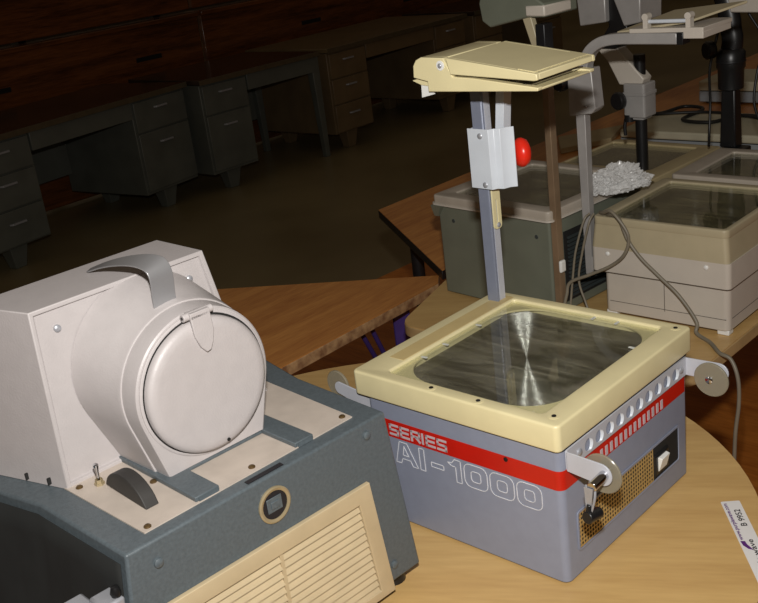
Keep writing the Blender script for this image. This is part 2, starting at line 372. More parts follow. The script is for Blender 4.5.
def well(t, W, D, ins, z0, z1, m, wall=.02, name='case', plan=None, rr=.01, taper=0):
    outer = plan or rrect(ins, W-ins, ins, D-ins, rr)
    o = plate(name, outer, [rrect(ins+wall, W-ins-wall, ins+wall, D-ins-wall, .004)], z1-z0, lambda u, v, w: (u, v, z0+w), m, t)
    bm = B(); box(bm, ins+wall-.002, W-ins-wall+.002, ins+wall-.002, D-ins-wall+.002, z0+.004, z0+.03)
    cx, cy = W/2, D/2; r = min(W, D)*.33
    lathe(bm, [(r, .03), (r*.95, .05), (r*.6, .045), (0, .035)], (cx, cy, z0), (0, 0, 1), 40)
    obj('reflector_tray', bm, M['mirror'], t)
    for nm, (x0, x1, y0, y1) in (('lining', (ins+wall, ins+wall+.002, ins+wall, D-ins-wall)), ('lining', (ins+wall, W-ins-wall, D-ins-wall-.002, D-ins-wall))):
        bm = B(); box(bm, x0, x1, y0, y1, z0+.03, z1-.004); obj(nm, bm, M['inside'], t, smooth=0)
    return o

# ------------------------------------------------------------------ AI-1000 overhead projector
AIY = -.7877
ai = thing('overhead_projector', 'cream and blue-grey overhead projector with red stripe and AI-1000 lettering', 'projector', (-.0518, 1.329, TZ), AIY)
W, D = .345, .343
well(ai, W, D, .006, .004, .1955, M['ai_grey'], wall=.014, plan=rrect(.017, .342, .006, .332, .010))
for x, y in ((.04, .03), (.32, .03), (.04, .31), (.32, .31)):
    bm = B(); lathe(bm, [(.012, 0), (.012, .004)], (x, y, 0), (0, 0, 1), 16); obj('foot', bm, M['black'], ai)
stage(ai, W, D, .196, .2333, .051, .036, .022, .020, M['cream'], M['lens'], hole_r=.065, rr=.008)
bm = B(); box(bm, .018, .341, .007, .33, .1945, .1965); obj('gap_gasket', bm, M['seamd'], ai) if False else bm.free()
for x, y, a in ((.059, .14, 0), (.059, .22, 0), (.060, .09, 0), (.20, .318, 1), (.24, .317, 1), (.303, .25, 0)):
    bm = B(); obox(bm, (x, y, .2290), .004 if a else .010, .010 if a else .004, .001); obj('lens_clip', bm, M['white'], ai)
# darker tan strip stands in for the recess along the frame's left side
bm = B(); box(bm, .02, .047, .06, .33, .2328, .2337); obj('tan_strip', bm, M['cream_tan'], ai, bevel=.0004)
for x, y in ((.1395, .0105), (.2183, .0105), (.3255, .0225), (.328, .327)):
    bm = B(); lathe(bm, [(.0075, -.001), (.0075, .0004), (.0035, .0006), (.003, .0002)], (x, y, .2333), (0, 0, 1), 20); o = obj('screw_boss', bm, M['white'] if y > 0 and False else M['cream'], ai)
    bm = B(); lathe(bm, [(.0030, .0003), (.0030, .0012), (0, .0012)], (x, y, .2333), (0, 0, 1), 16); obj('screw_hole', bm, M['black'], o)
# red stripe wraps the front and the right side
def wrap(z0, z1, e, y_end, name, m, x0=.017):
    pts = [(x0, .006-e)]
    for i in range(7):
        a = radians(-90 + 90*i/6); pts.append((.332 + (.010+e)*cos(a), .016 + (.010+e)*sin(a)))
    pts.append((.342+e, y_end)); inner = [(x0, .0065)] + [(.332 + .0095*cos(radians(-90+15*i)), .016+.0095*sin(radians(-90+15*i))) for i in range(7)] + [(.3415, y_end)]
    bm = B(); prism_z(bm, pts + inner[::-1], z0, z1); return obj(name, bm, m, ai)
wrap(.1395, .1665, .0006, .322, 'red_stripe', M['red'])
wrap(.1930, .1957, .0002, .33, 'shadow_gap', M['seamd'])
bm = B()
for k in range(14):
    y = .094 + k*(.158/13); box(bm, .3422, .3432, y, y+.0058, .1415, .1555)
obj('stripe_bars', bm, M['sign_grey'], ai, smooth=0)
# SERIES wordmark : block strokes
def strokes(bm, segs, w, y):
    for a, b in segs:
        a = Vector(a); b = Vector(b); d = (b-a).normalized(); n_ = Vector((-d.y, d.x))*w/2; e = d*w/2
        q = [a-e-n_, b+e-n_, b+e+n_, a-e+n_]
        prism(bm, [tuple(p) for p in q], lambda u, v: (u, y, v), lambda u, v: (u, y-.0004, v))
GL = {'S': ([(1, 1), (0, 1)], [(0, 1), (0, .5)], [(0, .5), (1, .5)], [(1, .5), (1, 0)], [(1, 0), (0, 0)]),
      'E': ([(1, 1), (0, 1)], [(0, 1), (0, 0)], [(0, .5), (.9, .5)], [(0, 0), (1, 0)]),
      'R': ([(0, 0), (0, 1)], [(0, 1), (1, 1)], [(1, 1), (1, .48)], [(1, .48), (0, .48)], [(.5, .45), (1, 0)]),
      'I': ([(0, 0), (0, 1)],)}
bm = B(); x = .0575
for ch in 'SERIES':
    wd = .0 if ch == 'I' else .0142
    strokes(bm, [((x + p[0]*wd, .1450 + p[1]*.0142), (x + q[0]*wd, .1450 + q[1]*.0142)) for p, q in GL[ch]], .0034, .0054)
    x += wd + .0058 + (.0012 if ch == 'I' else 0)
obj('series_lettering', bm, M['sign_grey'], ai, smooth=0)
# AI-1000 outline lettering
def loop(bm, pts, w=.0011, y=.0056):
    P = [Vector(p) for p in pts]; n = len(P)
    for i in range(n): strokes(bm, [(P[i], P[(i+1) % n])], w, y)
bm = B(); z0, z1 = .1010, .1355
loop(bm, [(.062, z0), (.0715, z1), (.0855, z1), (.103, z0), (.0935, z0), (.0895, z0+.008), (.0745, z0+.008), (.0715, z0)])
loop(bm, [(.0765, z0+.014), (.0868, z0+.014), (.0795, z1-.006)])
loop(bm, [(.1075, z0), (.1075, z1), (.1165, z1), (.1165, z0)])
loop(bm, [(.1285, z0+.0115), (.1285, z0+.0185), (.1505, z0+.0185), (.1505, z0+.0115)])
loop(bm, [(.172, z0), (.172, z1-.011), (.165, z1-.011), (.159, z1-.007), (.166, z1-.006), (.171, z1), (.181, z1), (.181, z0)])
for xo in (.1865, .2295, .2725):
    loop(bm, rrect(xo, xo+.0385, z0, z1+.0005, .010, 4)); loop(bm, rrect(xo+.0115, xo+.0275, z0+.0095, z1-.009, .0045, 3))
obj('model_lettering', bm, M['sign_white'], ai, smooth=0)
bm = B(); lathe(bm, [(.0032, 0), (.0032, .001), (0, .0012)], (.2588, .0056, .1620), (0, -1, 0), 16); obj('indicator_dot', bm, M['black'], ai)
# cable-wrap bracket rail with louvre holes and arms at both ends, right side
hl = [pj(.0655 + k*.0252, .1785, .0088, 20) for k in range(10)]
plate('bracket_rail', rrect(.016, .326, .1655, .1935, .003, 3), hl, .0022, lambda u, v, w: (.3425+w, u, v), M['bracket'], ai)
bm = B()
for k in range(10):
    cy = .0655 + k*.0252
    for i in range(10):
        a0, a1 = radians(-70+14*i), radians(-56+14*i)
        hexa(bm, [(.3428, cy+.0088*cos(a0), .1785+.0088*sin(a0)), (.3428, cy+.0058*cos(a0), .1785+.0088*sin(a0)), (.3428, cy+.0058*cos(a1), .1785+.0088*sin(a1)), (.3428, cy+.0088*cos(a1), .1785+.0088*sin(a1)),
                  (.3458, cy+.0088*cos(a0), .1785+.0088*sin(a0)), (.3436, cy+.0058*cos(a0), .1785+.0088*sin(a0)), (.3436, cy+.0058*cos(a1), .1785+.0088*sin(a1)), (.3458, cy+.0088*cos(a1), .1785+.0088*sin(a1))])
obj('rail_louvres', bm, M['white_metal'], ai, smooth=0)
for y in (.044, .309): screw(ai, (.3448, y, .1785), (1, 0, 0), .0048, M['satin'])
def arm_shape(L, zc0, zc1, h0, h1, s=1):
    out = [(0, zc0+h0/2)]
    for i in range(13):
        a = radians(90-180*i/12); out.append((s*(L-h1/2 + h1/2*cos(a)), zc1 + h1/2*sin(a)))
    out.append((0, zc0-h0/2)); return out
def arm(y, xb, s, L, zc1, h1, name='bracket_arm'):
    bm = B(); sh = arm_shape(L, .1785, zc1, .027, h1, s); prism_y(bm, [(xb+u, v) for u, v in sh], y, y+.0022); return obj(name, bm, M['bracket'], ai, bevel=.0005)
a = arm(.016, .3436, 1, .063, .1745, .030)
bm = B(); lathe(bm, [(.0, .0), (.0255, .0), (.0265, .001), (.0265, .0025), (.0255, .0035), (0, .0035)], (.389, .0225, .1715), (0, 1, 0), 40); obj('clamp_disc', bm, M['disc'], a)
bm = B(); cyl(bm, (.396, .028, .176), (.396, -.012, .1735), .0065, n=20); obj('clamp_pin', bm, M['chrome'], a, bevel=.001)
bm = B()
for x in (.3865, .3985): tube(bm, [(x, -.008, .172), (x+.001, -.012, .158), (.3925+(x-.3925)*.3, -.014, .137)], .0016, 8, 6)
prism_y(bm, [(.3865, .172), (.3985, .172), (.3945, .138), (.3905, .138)], -.014, -.0125)
obj('clamp_strap', bm, M['satin'], a)
bm = B(); cyl(bm, (.3925, -.020, .1345), (.3955, .003, .1315), .0078, .0072, 20); cyl(bm, (.3925, -.0135, .150), (.3925, -.0135, .134), .003, .0055, 14); obj('clamp_lever_knob', bm, M['black'], a, bevel=.001)
a = arm(.324, .3436, 1, .064, .1795, .028)
bm = B(); lathe(bm, [(0, 0), (.0245, 0), (.0255, .001), (.0255, .003), (.0245, .004), (0, .004)], (.385, .321, .1690), (0, -1, 0), 40); d = obj('clamp_disc', bm, M['disc'], a)
screw(d, (.383, .3165, .169), (0, -1, 0), .0055, M['chrome'])
a = arm(.010, .019, -1, .070, .1905, .020, 'bracket_arm')
bm = B(); lathe(bm, [(0, 0), (.021, 0), (.022, .001), (.022, .003), (.021, .004), (0, .004)], (-.049, .014, .1925), (0, 1, 0), 36); obj('clamp_disc', bm, M['disc'], a)
# vent grille with switch
gy0, gy1, gz0, gz1 = .036, .300, .040, .0925
bm = B(); prism_x(bm, rrect(gy0, gy1, gz0, gz1, .003, 3), .3405, .3424); vg = obj('vent_grille', bm, M['seamd'], ai, smooth=0)
bm = B()
for k in range(31):
    y = gy0 + .003 + k*.0062
    if y > .226: break
    box(bm, .3424, .3432, y, y+.0018, gz0+.001, gz1-.001)
for k in range(9):
    z = gz0 + .0012 + k*.0062; box(bm, .3425, .3433, gy0+.001, .226, z, z+.0018)
obj('grille_mesh', bm, M['gold'], vg, smooth=0)
plate('grille_border', rrect(gy0-.003, gy1+.003, gz0-.003, gz1+.003, .005, 4), [rrect(gy0, gy1, gz0, gz1, .003, 3)], .0014, lambda u, v, w: (.3423+w, u, v), M['ai_grey'], vg)
bm = B(); hexa(bm, [(.3424, .228, .0455), (.3424, .270, .0455), (.3424, .270, .079), (.3424, .228, .079), (.3455, .231, .048), (.3455, .267, .048), (.3455, .267, .0765), (.3455, .231, .0765)]); sw = obj('switch_bezel', bm, M['black'], ai, bevel=.001)
bm = B(); hexa(bm, [(.345, .236, .051), (.345, .260, .051), (.345, .260, .074), (.345, .236, .074), (.3465, .237, .052), (.3465, .259, .052), (.352, .259, .073), (.352, .237, .073)]); obj('switch_rocker', bm, M['white'], sw, bevel=.001)
# post, carriage, slotted strip, arm
bm = B(); box(bm, .0160, .0350, .302, .323, .2, .590)
box(bm, .0350, .0365, .302, .3055, .2, .590)
obj('post', bm, M['post'], ai, bevel=.0008)
bm = B(); box(bm, .0350, .0357, .3085, .3225, .2335, .588); obj('post_channel', bm, M['bracket'], ai)
bm = B()
pl = [(.0095, .2960), (.0500, .2940), (.0545, .3020), (.0640, .3045), (.0680, .3160), (.0760, .3230), (.0755, .3245), (.0670, .3178), (.0628, .3060), (.0535, .3040), (.0492, .2955), (.0095, .298)]
prism_z(bm, pl, .4205, .5125)
box(bm, .0095, .0115, .2965, .325, .423, .511)
ca = obj('height_carriage', bm, M['white_metal'], ai, bevel=.0006)
screw(ca, (.034, .2952, .502), (0, -1, 0), .0045, M['satin']); screw(ca, (.037, .2950, .427), (0, -1, 0), .0045, M['satin'])
cap = rrect(.3060, .3250, .3520, .43, .006, 5)
plate('slotted_strip', cap, [rrect(.3135, .3178, .362, .40, .002, 3)], .0025, lambda u, v, w: (.0366+w, u, v), M['cream'], ai)
screw(ai, (.0392, .3157, .358), (1, 0, 0), .004, M['satin'])
bm = B(); hexa(bm, [(.045, .318, .500), (.060, .318, .500), (.060, .337, .500), (.045, .337, .500), (.055, .318, .588), (.070, .318, .588), (.070, .337, .588), (.055, .337, .588)]); obj('lift_arm', bm, M['white_metal'], ai, bevel=.0006)
bm = B(); lathe(bm, [(0, 0), (.010, 0), (.018, .003), (.0220, .009), (.0225, .014), (.019, .021), (.010, .025), (0, .026)], (.0600, .3400, .466), (.6, .8, 0), 32); kn = obj('height_knob', bm, M['redknob'], ai)
bm = B(); cyl(bm, (.044, .318, .466), (.062, .342, .466), .006, n=14); obj('knob_shaft', bm, M['satin'], kn)
# ---- head
hd_y0, hd_y1 = .2076, .345
bm = B()
lo = [(.018, .5855), (.204, .590), (.205, .5945), (.10, .6055), (.064, .607), (.050, .633), (.010, .634), (.000, .630), (-.006, .622), (-.0075, .605), (.018, .600)]
prism_y(bm, lo, hd_y0, hd_y0+.012); prism_y(bm, lo, hd_y1-.012, hd_y1)
tray = [(.018, .5855), (.204, .590), (.205, .5935), (.018, .590)]
prism_y(bm, tray, hd_y0+.011, hd_y1-.011)
back = [(.000, .630), (.010, .634), (.05, .633), (.05, .629), (.012, .630), (.003, .627), (-.0035, .620), (-.0045, .605), (-.0075, .605), (-.006, .622)]
prism_y(bm, back, hd_y0+.011, hd_y1-.011)
hd = obj('projector_head', bm, M['cream'], ai, bevel=.0012)
bm = B()
lid = [(.056, .6335), (.2050, .6128), (.2060, .6045), (.200, .6035), (.062, .6105)]
prism_y(bm, lid, hd_y0-.002, hd_y0+.0045); prism_y(bm, lid, hd_y1-.0045, hd_y1+.002)
prism_y(bm, [(.056, .6335), (.2050, .6128), (.2060, .6045), (.2035, .6045), (.2025, .6105), (.056, .6305)], hd_y0+.004, hd_y1-.004)
ld = obj('head_lid', bm, M['cream'], hd, bevel=.0012)
bm = B(); hexa(bm, [(.172, hd_y0+.004, .6175), (.198, hd_y0+.004, .6138), (.198, hd_y1-.004, .6138), (.172, hd_y1-.004, .6175), (.172, hd_y0+.004, .6185), (.198, hd_y0+.004, .6148), (.198, hd_y1-.004, .6148), (.172, hd_y1-.004, .6185)]); obj('lid_ridge', bm, M['cream'], hd, bevel=.0003)
bm = B(); hexa(bm, [(.03, .214, .592), (.19, .214, .596), (.19, .34, .596), (.03, .34, .592), (.03, .214, .594), (.19, .214, .598), (.19, .34, .598), (.03, .34, .594)]); obj('mirror_plate', bm, M['chrome'], hd)
bm = B(); lathe(bm, [(0, 0), (.0068, 0), (.0068, .001), (0, .0012)], (.0448, hd_y0, .6227), (0, -1, 0), 24); w_ = obj('washer', bm, M['white'], hd)
screw(hd, (.0448, hd_y0-.0012, .6227), (0, -1, 0), .0035, M['satin'], 'hinge_screw')
bm = B(); prism_y(bm, [(.018, .6065), (-.0145, .6005), (-.0145, .5992), (.0, .594), (.018, .592)], hd_y0+.006, hd_y1-.006); obj('visor_lip', bm, M['cream'], hd, bevel=.0005)
bm = B(); hexa(bm, [(-.002, hd_y0+.008, .5755), (.020, hd_y0+.008, .5805), (.020, hd_y0+.012, .5805), (-.002, hd_y0+.012, .5755), (-.001, hd_y0+.008, .595), (.020, hd_y0+.008, .594), (.020, hd_y0+.012, .594), (-.001, hd_y0+.012, .595)]); obj('white_tab', bm, M['white'], hd)

# ------------------------------------------------------------------ opaque projector (front left)
op = thing('opaque_projector', 'large pale grey and blue opaque projector with a round lens cap and cream louvre vent', 'projector', (-.2863, .8889, TZ), .727)
T = .26
plan = [(0, 0), (.368, 0), (.374, .173), (.400, .32), (.400, .42), (-.040, .42), (-.040, .32), (-.0065, .173)]
bm = B()
top = [bm.verts.new((x, y, T)) for x, y in plan]
def flare(x, y): return (x + (.028 if x > .2 else -.028), y)
bot = [bm.verts.new((*flare(x, y), .022)) for x, y in plan]
n = len(plan)
for i in range(n): bm.faces.new((bot[i], bot[(i+1) % n], top[(i+1) % n], top[i]))
bm.faces.new(top); bm.faces.new(bot[::-1])
obj('base', bm, M['op_blue'], op, bevel=.003, segs=3)
for x, y in ((.0, .03), (.37, .03), (.0, .38), (.37, .38)):
    bm = B(); lathe(bm, [(.018, 0), (.016, .024)], (x, y, 0), (0, 0, 1), 20); obj('foot', bm, M['black'], op)
# black cloth curtain on left side
bm = B(); N = 40; rowsv = []
for j in range(9):
    row = []
    for i in range(N+1):
        y = .006 + (.40-.006)*i/N; zf = j/8
        xo = (-.001 - .0005) if y < .173 else (-.001 - .0345*(y-.173)/.147)
        xo = max(xo, -.041); xo -= .0065*min(y, .173)/.173
        z = .250 - zf*.226; wob = .003*sin(i*1.7)*zf + .002*sin(i*.9+1)*zf
        row.append(bm.verts.new((xo - .003 - .028*(T-z)/.238 - abs(wob), y, z)))
    rowsv.append(row)
for j in range(8):
    for i in range(N): bm.faces.new((rowsv[j][i], rowsv[j][i+1], rowsv[j+1][i+1], rowsv[j+1][i]))
cu = obj('side_curtain', bm, M['blackmatte'], op)
sm = cu.modifiers.new('solid', 'SOLIDIFY'); sm.thickness = .0015
# beige top plate
plate('control_plate', [(.034, .018), (.335, .0225), (.3445, .30), (.024, .30)], [], .0015, lambda u, v, w: (u, v, T+w), M['op_beige'], op)
for x, y in ((.0426, .0255), (.0395, .166), (.0983, .1017), (.185, .030), (.327, .032)):
    screw(op, (x, y, T+.0015), (0, 0, 1), .0042, M['dkbrass'])
# slide rails
for x0, x1 in ((.1015, .1335), (.2430, .2710)):
    bm = B(); box(bm, x0, x1, .021, .19, T+.0015, T+.0075); r_ = obj('slide_rail', bm, M['op_blue'], op, bevel=.001)
    bm = B(); box(bm, x0+.004, x1-.002, .0195, .0212, T+.001, T+.006); obj('rail_end', bm, M['op_blue'], r_)
bm = B(); box(bm, .133, .2435, .085, .16, T+.0015, T+.006); obj('snout_sled', bm, M['op_blue'], op, bevel=.001)
bm = B(); hexa(bm, [(.160, .0045, T+.0003), (.211, .0045, T+.0003), (.211, .0115, T+.0003), (.160, .0115, T+.0003), (.160, .0045, T+.0012), (.211, .0045, T+.0012), (.211, .0115, T+.0012), (.160, .0115, T+.0012)]); obj('dark_nameplate', bm, M['ink'], op)
# toggle + focus wheel
bm = B(); lathe(bm, [(.006, 0), (.006, .003), (.0045, .003), (.0045, .007)], (.058, .152, T+.0015), (0, 0, 1), 6); tg = obj('toggle_switch', bm, M['brass'], op)
bm = B(); lathe(bm, [(.0016, 0), (.002, .012), (.0032, .017), (.0032, .020), (0, .0225)], (.058, .152, T+.0075), (0, -.05, 1), 14); obj('toggle_lever', bm, M['chrome'], tg)
bm = B(); pr = [(.055, T+.0015)]
for i in range(21):
    a = radians(180-180*i/20); pr.append((.0985+.0435*cos(a), T-.006 + .046*sin(a)*.78))
pr = [p for p in pr if p[1] >= T+.0015]; prism_x(bm, pr, .0595, .0765); obj('focus_wheel', bm, M['wheel'], op, bevel=.0012)
# front: bolts, key socket, louvre panel
for x, z in ((.3345, -.0175), (.3505, -.214), (.0330, -.027)): screw(op, (x, -.001, T+z), (0, -1, 0), .0055, M['op_blue'], 'bolt')
bm = B(); lathe(bm, [(.0175, 0), (.0222, 0), (.0224, .0022), (.0205, .0032), (.0175, .0022), (.0175, 0)], (.186, 0, T-.037), (0, -1, 0), 40); ks = obj('socket_ring', bm, M['brass'], op)
bm = B(); lathe(bm, [(0, .0), (.0178, .0), (.0178, .0012), (0, .0012)], (.186, 0, T-.037), (0, -1, 0), 30); obj('socket_cavity', bm, M['ink'], ks)
bm = B(); box(bm, .175, .196, -.0022, -.001, T-.045, T-.027); box(bm, .180, .192, -.0035, -.002, T-.041, T-.032); obj('socket_latch', bm, M['op_blue'], ks, bevel=.0008)
lx0, lx1 = -.02, .3230
lz1, lz0 = T-.0765, T-.2450
Lq = lambda x, z: (x + .0185*(lz1-z)/(lz1-lz0) if x > .2 else x, z)
plate('louvre_frame', [(.012, lz0), (.3420, lz0), (.3235, lz1), (.030, lz1)], [[(.034, lz0+.012), (.3185, lz0+.012), (.3035, lz1-.022), (.046, lz1-.022)]], .007, lambda u, v, w: (u, -w, v), M['louver'], op, bev=.0012)
bm = B(); k = 0; z = lz1-.022
while z > lz0+.014:
    xr = .3035 + .015*(lz1-.022-z)/.135
    for a, b in ((.044, .178), (.182, xr)):
        hexa(bm, [(a, -.0008, z-.0115), (b, -.0008, z-.0115), (b, -.0005, z-.0105), (a, -.0005, z-.0105), (a, -.0008, z-.002), (b, -.0008, z-.002), (b, -.0060, z-.0095), (a, -.0060, z-.0095)])
    z -= .0105
box(bm, .1775, .1825, -.005, -.0005, lz0+.012, lz1-.022)
obj('louvre_slats', bm, M['louver'], op, smooth=0)
# side clamp lever at the left
bm = B(); hexa(bm, [(-.040, .004, T-.075), (-.012, .004, T-.075), (-.012, .034, T-.075), (-.044, .034, T-.075), (-.0345, .004, T-.045), (-.0085, .004, T-.045), (-.0085, .034, T-.045), (-.0345, .034, T-.045)]); box(bm, -.055, -.030, .012, .060, T-.085, T-.052); obj('side_clamp', bm, M['satin'], op, bevel=.003)
bm = B(); lathe(bm, [(.005, 0), (.006, .006), (.004, .012), (0, .013)], (-.014, .012, T-.046), (0, 0, 1), 16); obj('clamp_nub', bm, M['black'], op)
# housing
bm = B()
v = [(.0297, .176, T), (.325, .176, T), (.352, .36, T), (-.035, .38, T), (.0364, .176, T+.216), (.2658, .176, T+.216), (.2640, .275, T+.216), (.008, .275, T+.216)]
vs = [bm.verts.new(p) for p in v]
mid = bm.verts.new((.2895, .176, T+.0946)); midb = bm.verts.new((.312, .31, T+.0946))
bm.faces.new([vs[i] for i in (0, 3, 2, 1)]); bm.faces.new([vs[i] for i in (4, 5, 6, 7)]); ff = bm.faces.new([vs[0], vs[1], mid, vs[5], vs[4]])
bm.faces.new([vs[1], vs[2], midb, mid]); bm.faces.new([mid, midb, vs[6], vs[5]]); bm.faces.new([vs[2], vs[3], vs[7], vs[6], midb]); bm.faces.new([vs[3], vs[0], vs[4], vs[7]])
bmesh.ops.recalc_face_normals(bm, faces=bm.faces)
bmesh.ops.inset_region(bm, faces=[ff], thickness=.0075, depth=0)
bmesh.ops.inset_region(bm, faces=[ff], thickness=.0015, depth=-.005)
hs = obj('lamp_housing', bm, M['op_white'], op, bevel=.0012)
for px, pz in ((.066, T+.187), (.2425, T+.186)): screw(hs, (px, .1795, pz), (0, -1, 0), .0042, M['satin'], 'rivet')
for y in (.20, .235):
    bm = B(); box(bm, .0297-.2*(y-.176)*1.5-.004, .0297-.2*(y-.176)*1.5+.008, y-.001, y+.001, T+.004, T+.012); obj('vent_slit', bm, M['seamd'], hs)
# snout : circle over a narrower foot
SCX, SCZ = .1786, T+.0975
def snout_outline(r, hw, zb=T+.002, n=44, ox=0, oz=0):
    c = Vector((SCX+ox, SCZ+oz)); out = []
    bl = Vector((SCX-hw, zb)); d = bl-c; L = d.length; base = math.atan2(d.y, d.x); off = math.acos(r/L)
    a0 = base - off  # left tangent angle
    br = Vector((SCX+hw, zb)); d2 = br-c; b2 = math.atan2(d2.y, d2.x); a1 = b2 + off
    while a0 < a1: a0 += 2*pi
    # go from right tangent counterclockwise to left tangent
    for i in range(n+1):
        a = a1 + (a0-a1)*i/n; out.append((c.x + r*cos(a), c.y + r*sin(a)))
    return [tuple(br)] + out + [tuple(bl)]
def loft_y(bm, secs):
    rings = [[bm.verts.new((x, y, z)) for x, z in snout_outline(q[1], q[2], T+.0075, 44, *q[3:])] for q in secs for y in (q[0],)]
    n = len(rings[0])
    for a, b in zip(rings, rings[1:]):
        for i in range(n): bm.faces.new((a[i], a[(i+1) % n], b[(i+1) % n], b[i]))
    bm.faces.new(rings[0]); bm.faces.new(rings[-1][::-1])
bm = B(); loft_y(bm, [(.0835, .0870, .0655), (.085, .0890, .068), (.090, .0900, .0690), (.1090, .0915, .0695), (.1095, .0930, .0715), (.1120, .0940, .0720), (.1150, .0945, .0715), (.1300, .0965, .0725, -.002, .004), (.1800, .1015, .0745, -.0086, .0170)])
sn = obj('lens_snout', bm, M['op_white'], op, smooth=30)
bm = B(); lathe(bm, [(.0855, .0), (.0855, .0014), (.0840, .0022), (.0820, .0022), (.0815, .0)], (SCX, .0836, SCZ), (0, -1, 0), 64); obj('cap_seat', bm, M['op_white'], sn)
bm = B(); lathe(bm, [(.0822, .0), (.0822, .0030), (0, .0030)], (SCX, .0838, SCZ), (0, -1, 0), 64); obj('cap_groove_shade', bm, M['seamd'], sn)  # black disc paints the shadow in the groove around the cap
bm = B(); lathe(bm, [(.0800, .002), (.0800, .0075), (.0785, .0105), (.0740, .0130), (.067, .0135), (.05, .0125), (0, .0120)], (SCX-.0008, .0838, SCZ), (0, -1, 0), 72); lc = obj('lens_cap', bm, M['op_white'], sn)
bm = B(); lathe(bm, [(.0022, 0), (.0022, .001), (0, .001)], (.187, .0705, T+.0245), (0, -1, 0), 14); obj('cap_pinhole', bm, M['black'], lc)
lt_ = B(); prism_y(lt_, [(.1665, T+.186), (.1925, T+.186), (.1935, T+.163), (.1900, T+.149), (.1855, T+.1405), (.1800, T+.1390), (.1735, T+.147), (.1680, T+.162)], .0665, .0705)
la = obj('cap_latch', lt_, M['op_white'], sn, bevel=.001)
bm = B(); cyl(bm, (.1600, .0735, T+.1850), (.1990, .0735, T+.1850), .0046, n=20); box(bm, .1665, .1925, .0665, .079, T+.182, T+.189); obj('latch_hinge', bm, M['op_white'], la, bevel=.0006)
bm = B(); cyl(bm, (.1592, .0735, T+.1850), (.1998, .0735, T+.1850), .0018, n=12); obj('hinge_pin', bm, M['black'], la)
# chrome strap handle
pts = [(.1690, .1190, T+.190), (.1695, .1185, T+.203), (.1705, .1180, T+.216), (.1705, .1185, T+.228), (.1690, .1230, T+.2365), (.1660, .1340, T+.2400), (.1620, .1520, T+.2400), (.1570, .1790, T+.2360), (.1520, .2080, T+.2290), (.1470, .2400, T+.2185)]
P = catmull(pts, 6); sc = []
for i in range(len(P)):
    t_ = i/(len(P)-1); sc.append((1 if t_ < .45 else 1-.72*((t_-.45)/.55)**1.2, 1))
bm = B(); sweep(bm, P, [(-.0150, -.001), (.0150, -.001), (.0150, .001), (-.0150, .001)], scale=sc, up0=Vector((0, -1, 0)))
obj('strap_handle', bm, M['handle'], op, bevel=.0006, smooth=50)

# ------------------------------------------------------------------ green projector (GP)
gp = thing('overhead_projector', 'grey-green overhead projector with taupe rim and brown post, behind the cream one', 'projector', (.146, 2.211, TZ), -.8727)
W, D = .33, .33
well(gp, W, D, .008, .006, .214, M['gp_green'], wall=.016, rr=.006)
stage(gp, W, D, .213, .2345, .040, .03, .035, .03, M['gp_rim'], M['lens_olive'], hole_r=.03)
bm = B(); box(bm, -.002, .332, -.002, .332, .213, .217); obj('rim_lip', bm, M['bp_body'], gp) if False else bm.free()
plate('rim_lip', rrect(-.003, .333, -.003, .333, .012), [rrect(.03, .30, .03, .30, .01)], .004, lambda u, v, w: (u, v, .2125+w), M['bp_body'], gp)
for x, z in ((.053, .178), (.287, .175)):
    bm = B(); lathe(bm, [(0, 0), (.0045, 0), (.004, .001), (0, .001)], (x, .008, z), (0, -1, 0), 14); obj('screw', bm, M['gp_dark'], gp)
bm = B(); hexa(bm, [(.0, -.006, .212), (.03, -.006, .212), (.03, .01, .212), (.0, .01, .212), (.0, .003, .185), (.012, .003, .185), (.012, .01, .185), (.0, .01, .185)]); obj('corner_lug', bm, M['gp_green'], gp)
bm = B()
for k in range(16):
    z = .035 + k*.0085; hexa(bm, [(.322, .06, z), (.322, .20, z), (.322, .20, z+.003), (.322, .06, z+.003), (.328, .06, z-.002), (.328, .20, z-.002), (.3285, .20, z+.0005), (.3285, .06, z+.0005)])
bm2 = B(); box(bm2, .3215, .3235, .05, .21, .025, .178); vp = obj('side_vent', bm2, M['seamd'], gp, smooth=0)
obj('vent_slats', bm, M['gp_dark'], vp, smooth=0)
bm = B(); box(bm, .3225, .3375, .012, .030, .03, .560); obj('post', bm, M['bronze'], gp, bevel=.001)
bm = B(); obox(bm, (.343, .016, .1185), .008, .017, .026); obj('post_knob', bm, M['white'], gp, bevel=.004, segs=4)
bm = B(); box(bm, .319, .341, .008, .034, .548, .600); obj('post_bracket', bm, M['darksteel'], gp, bevel=.002)
bm = B(); box(bm, .316, .344, .006, .036, .50, .518); obj('post_collar', bm, M['bronze'], gp, bevel=.002)
bm = B(); hexa(bm, [(.300, .016, .560), (.322, .016, .545), (.322, .030, .545), (.300, .030, .560), (.272, .016, .640), (.296, .016, .640), (.296, .030, .640), (.272, .030, .640)]); obj('head_arm', bm, M['bp_rim'], gp, bevel=.002)
bm = B(); prism_y(bm, [(.185, .606), (.205, .594), (.300, .612), (.342, .612), (.342, .636), (.300, .660), (.19, .670), (.180, .64)], .010, .11); hh = obj('projector_head', bm, M['gp_green'], gp, bevel=.003)
bm = B(); box(bm, .298, .344, .008, .09, .614, .634); obj('head_cap', bm, M['bp_body'], hh, bevel=.003)

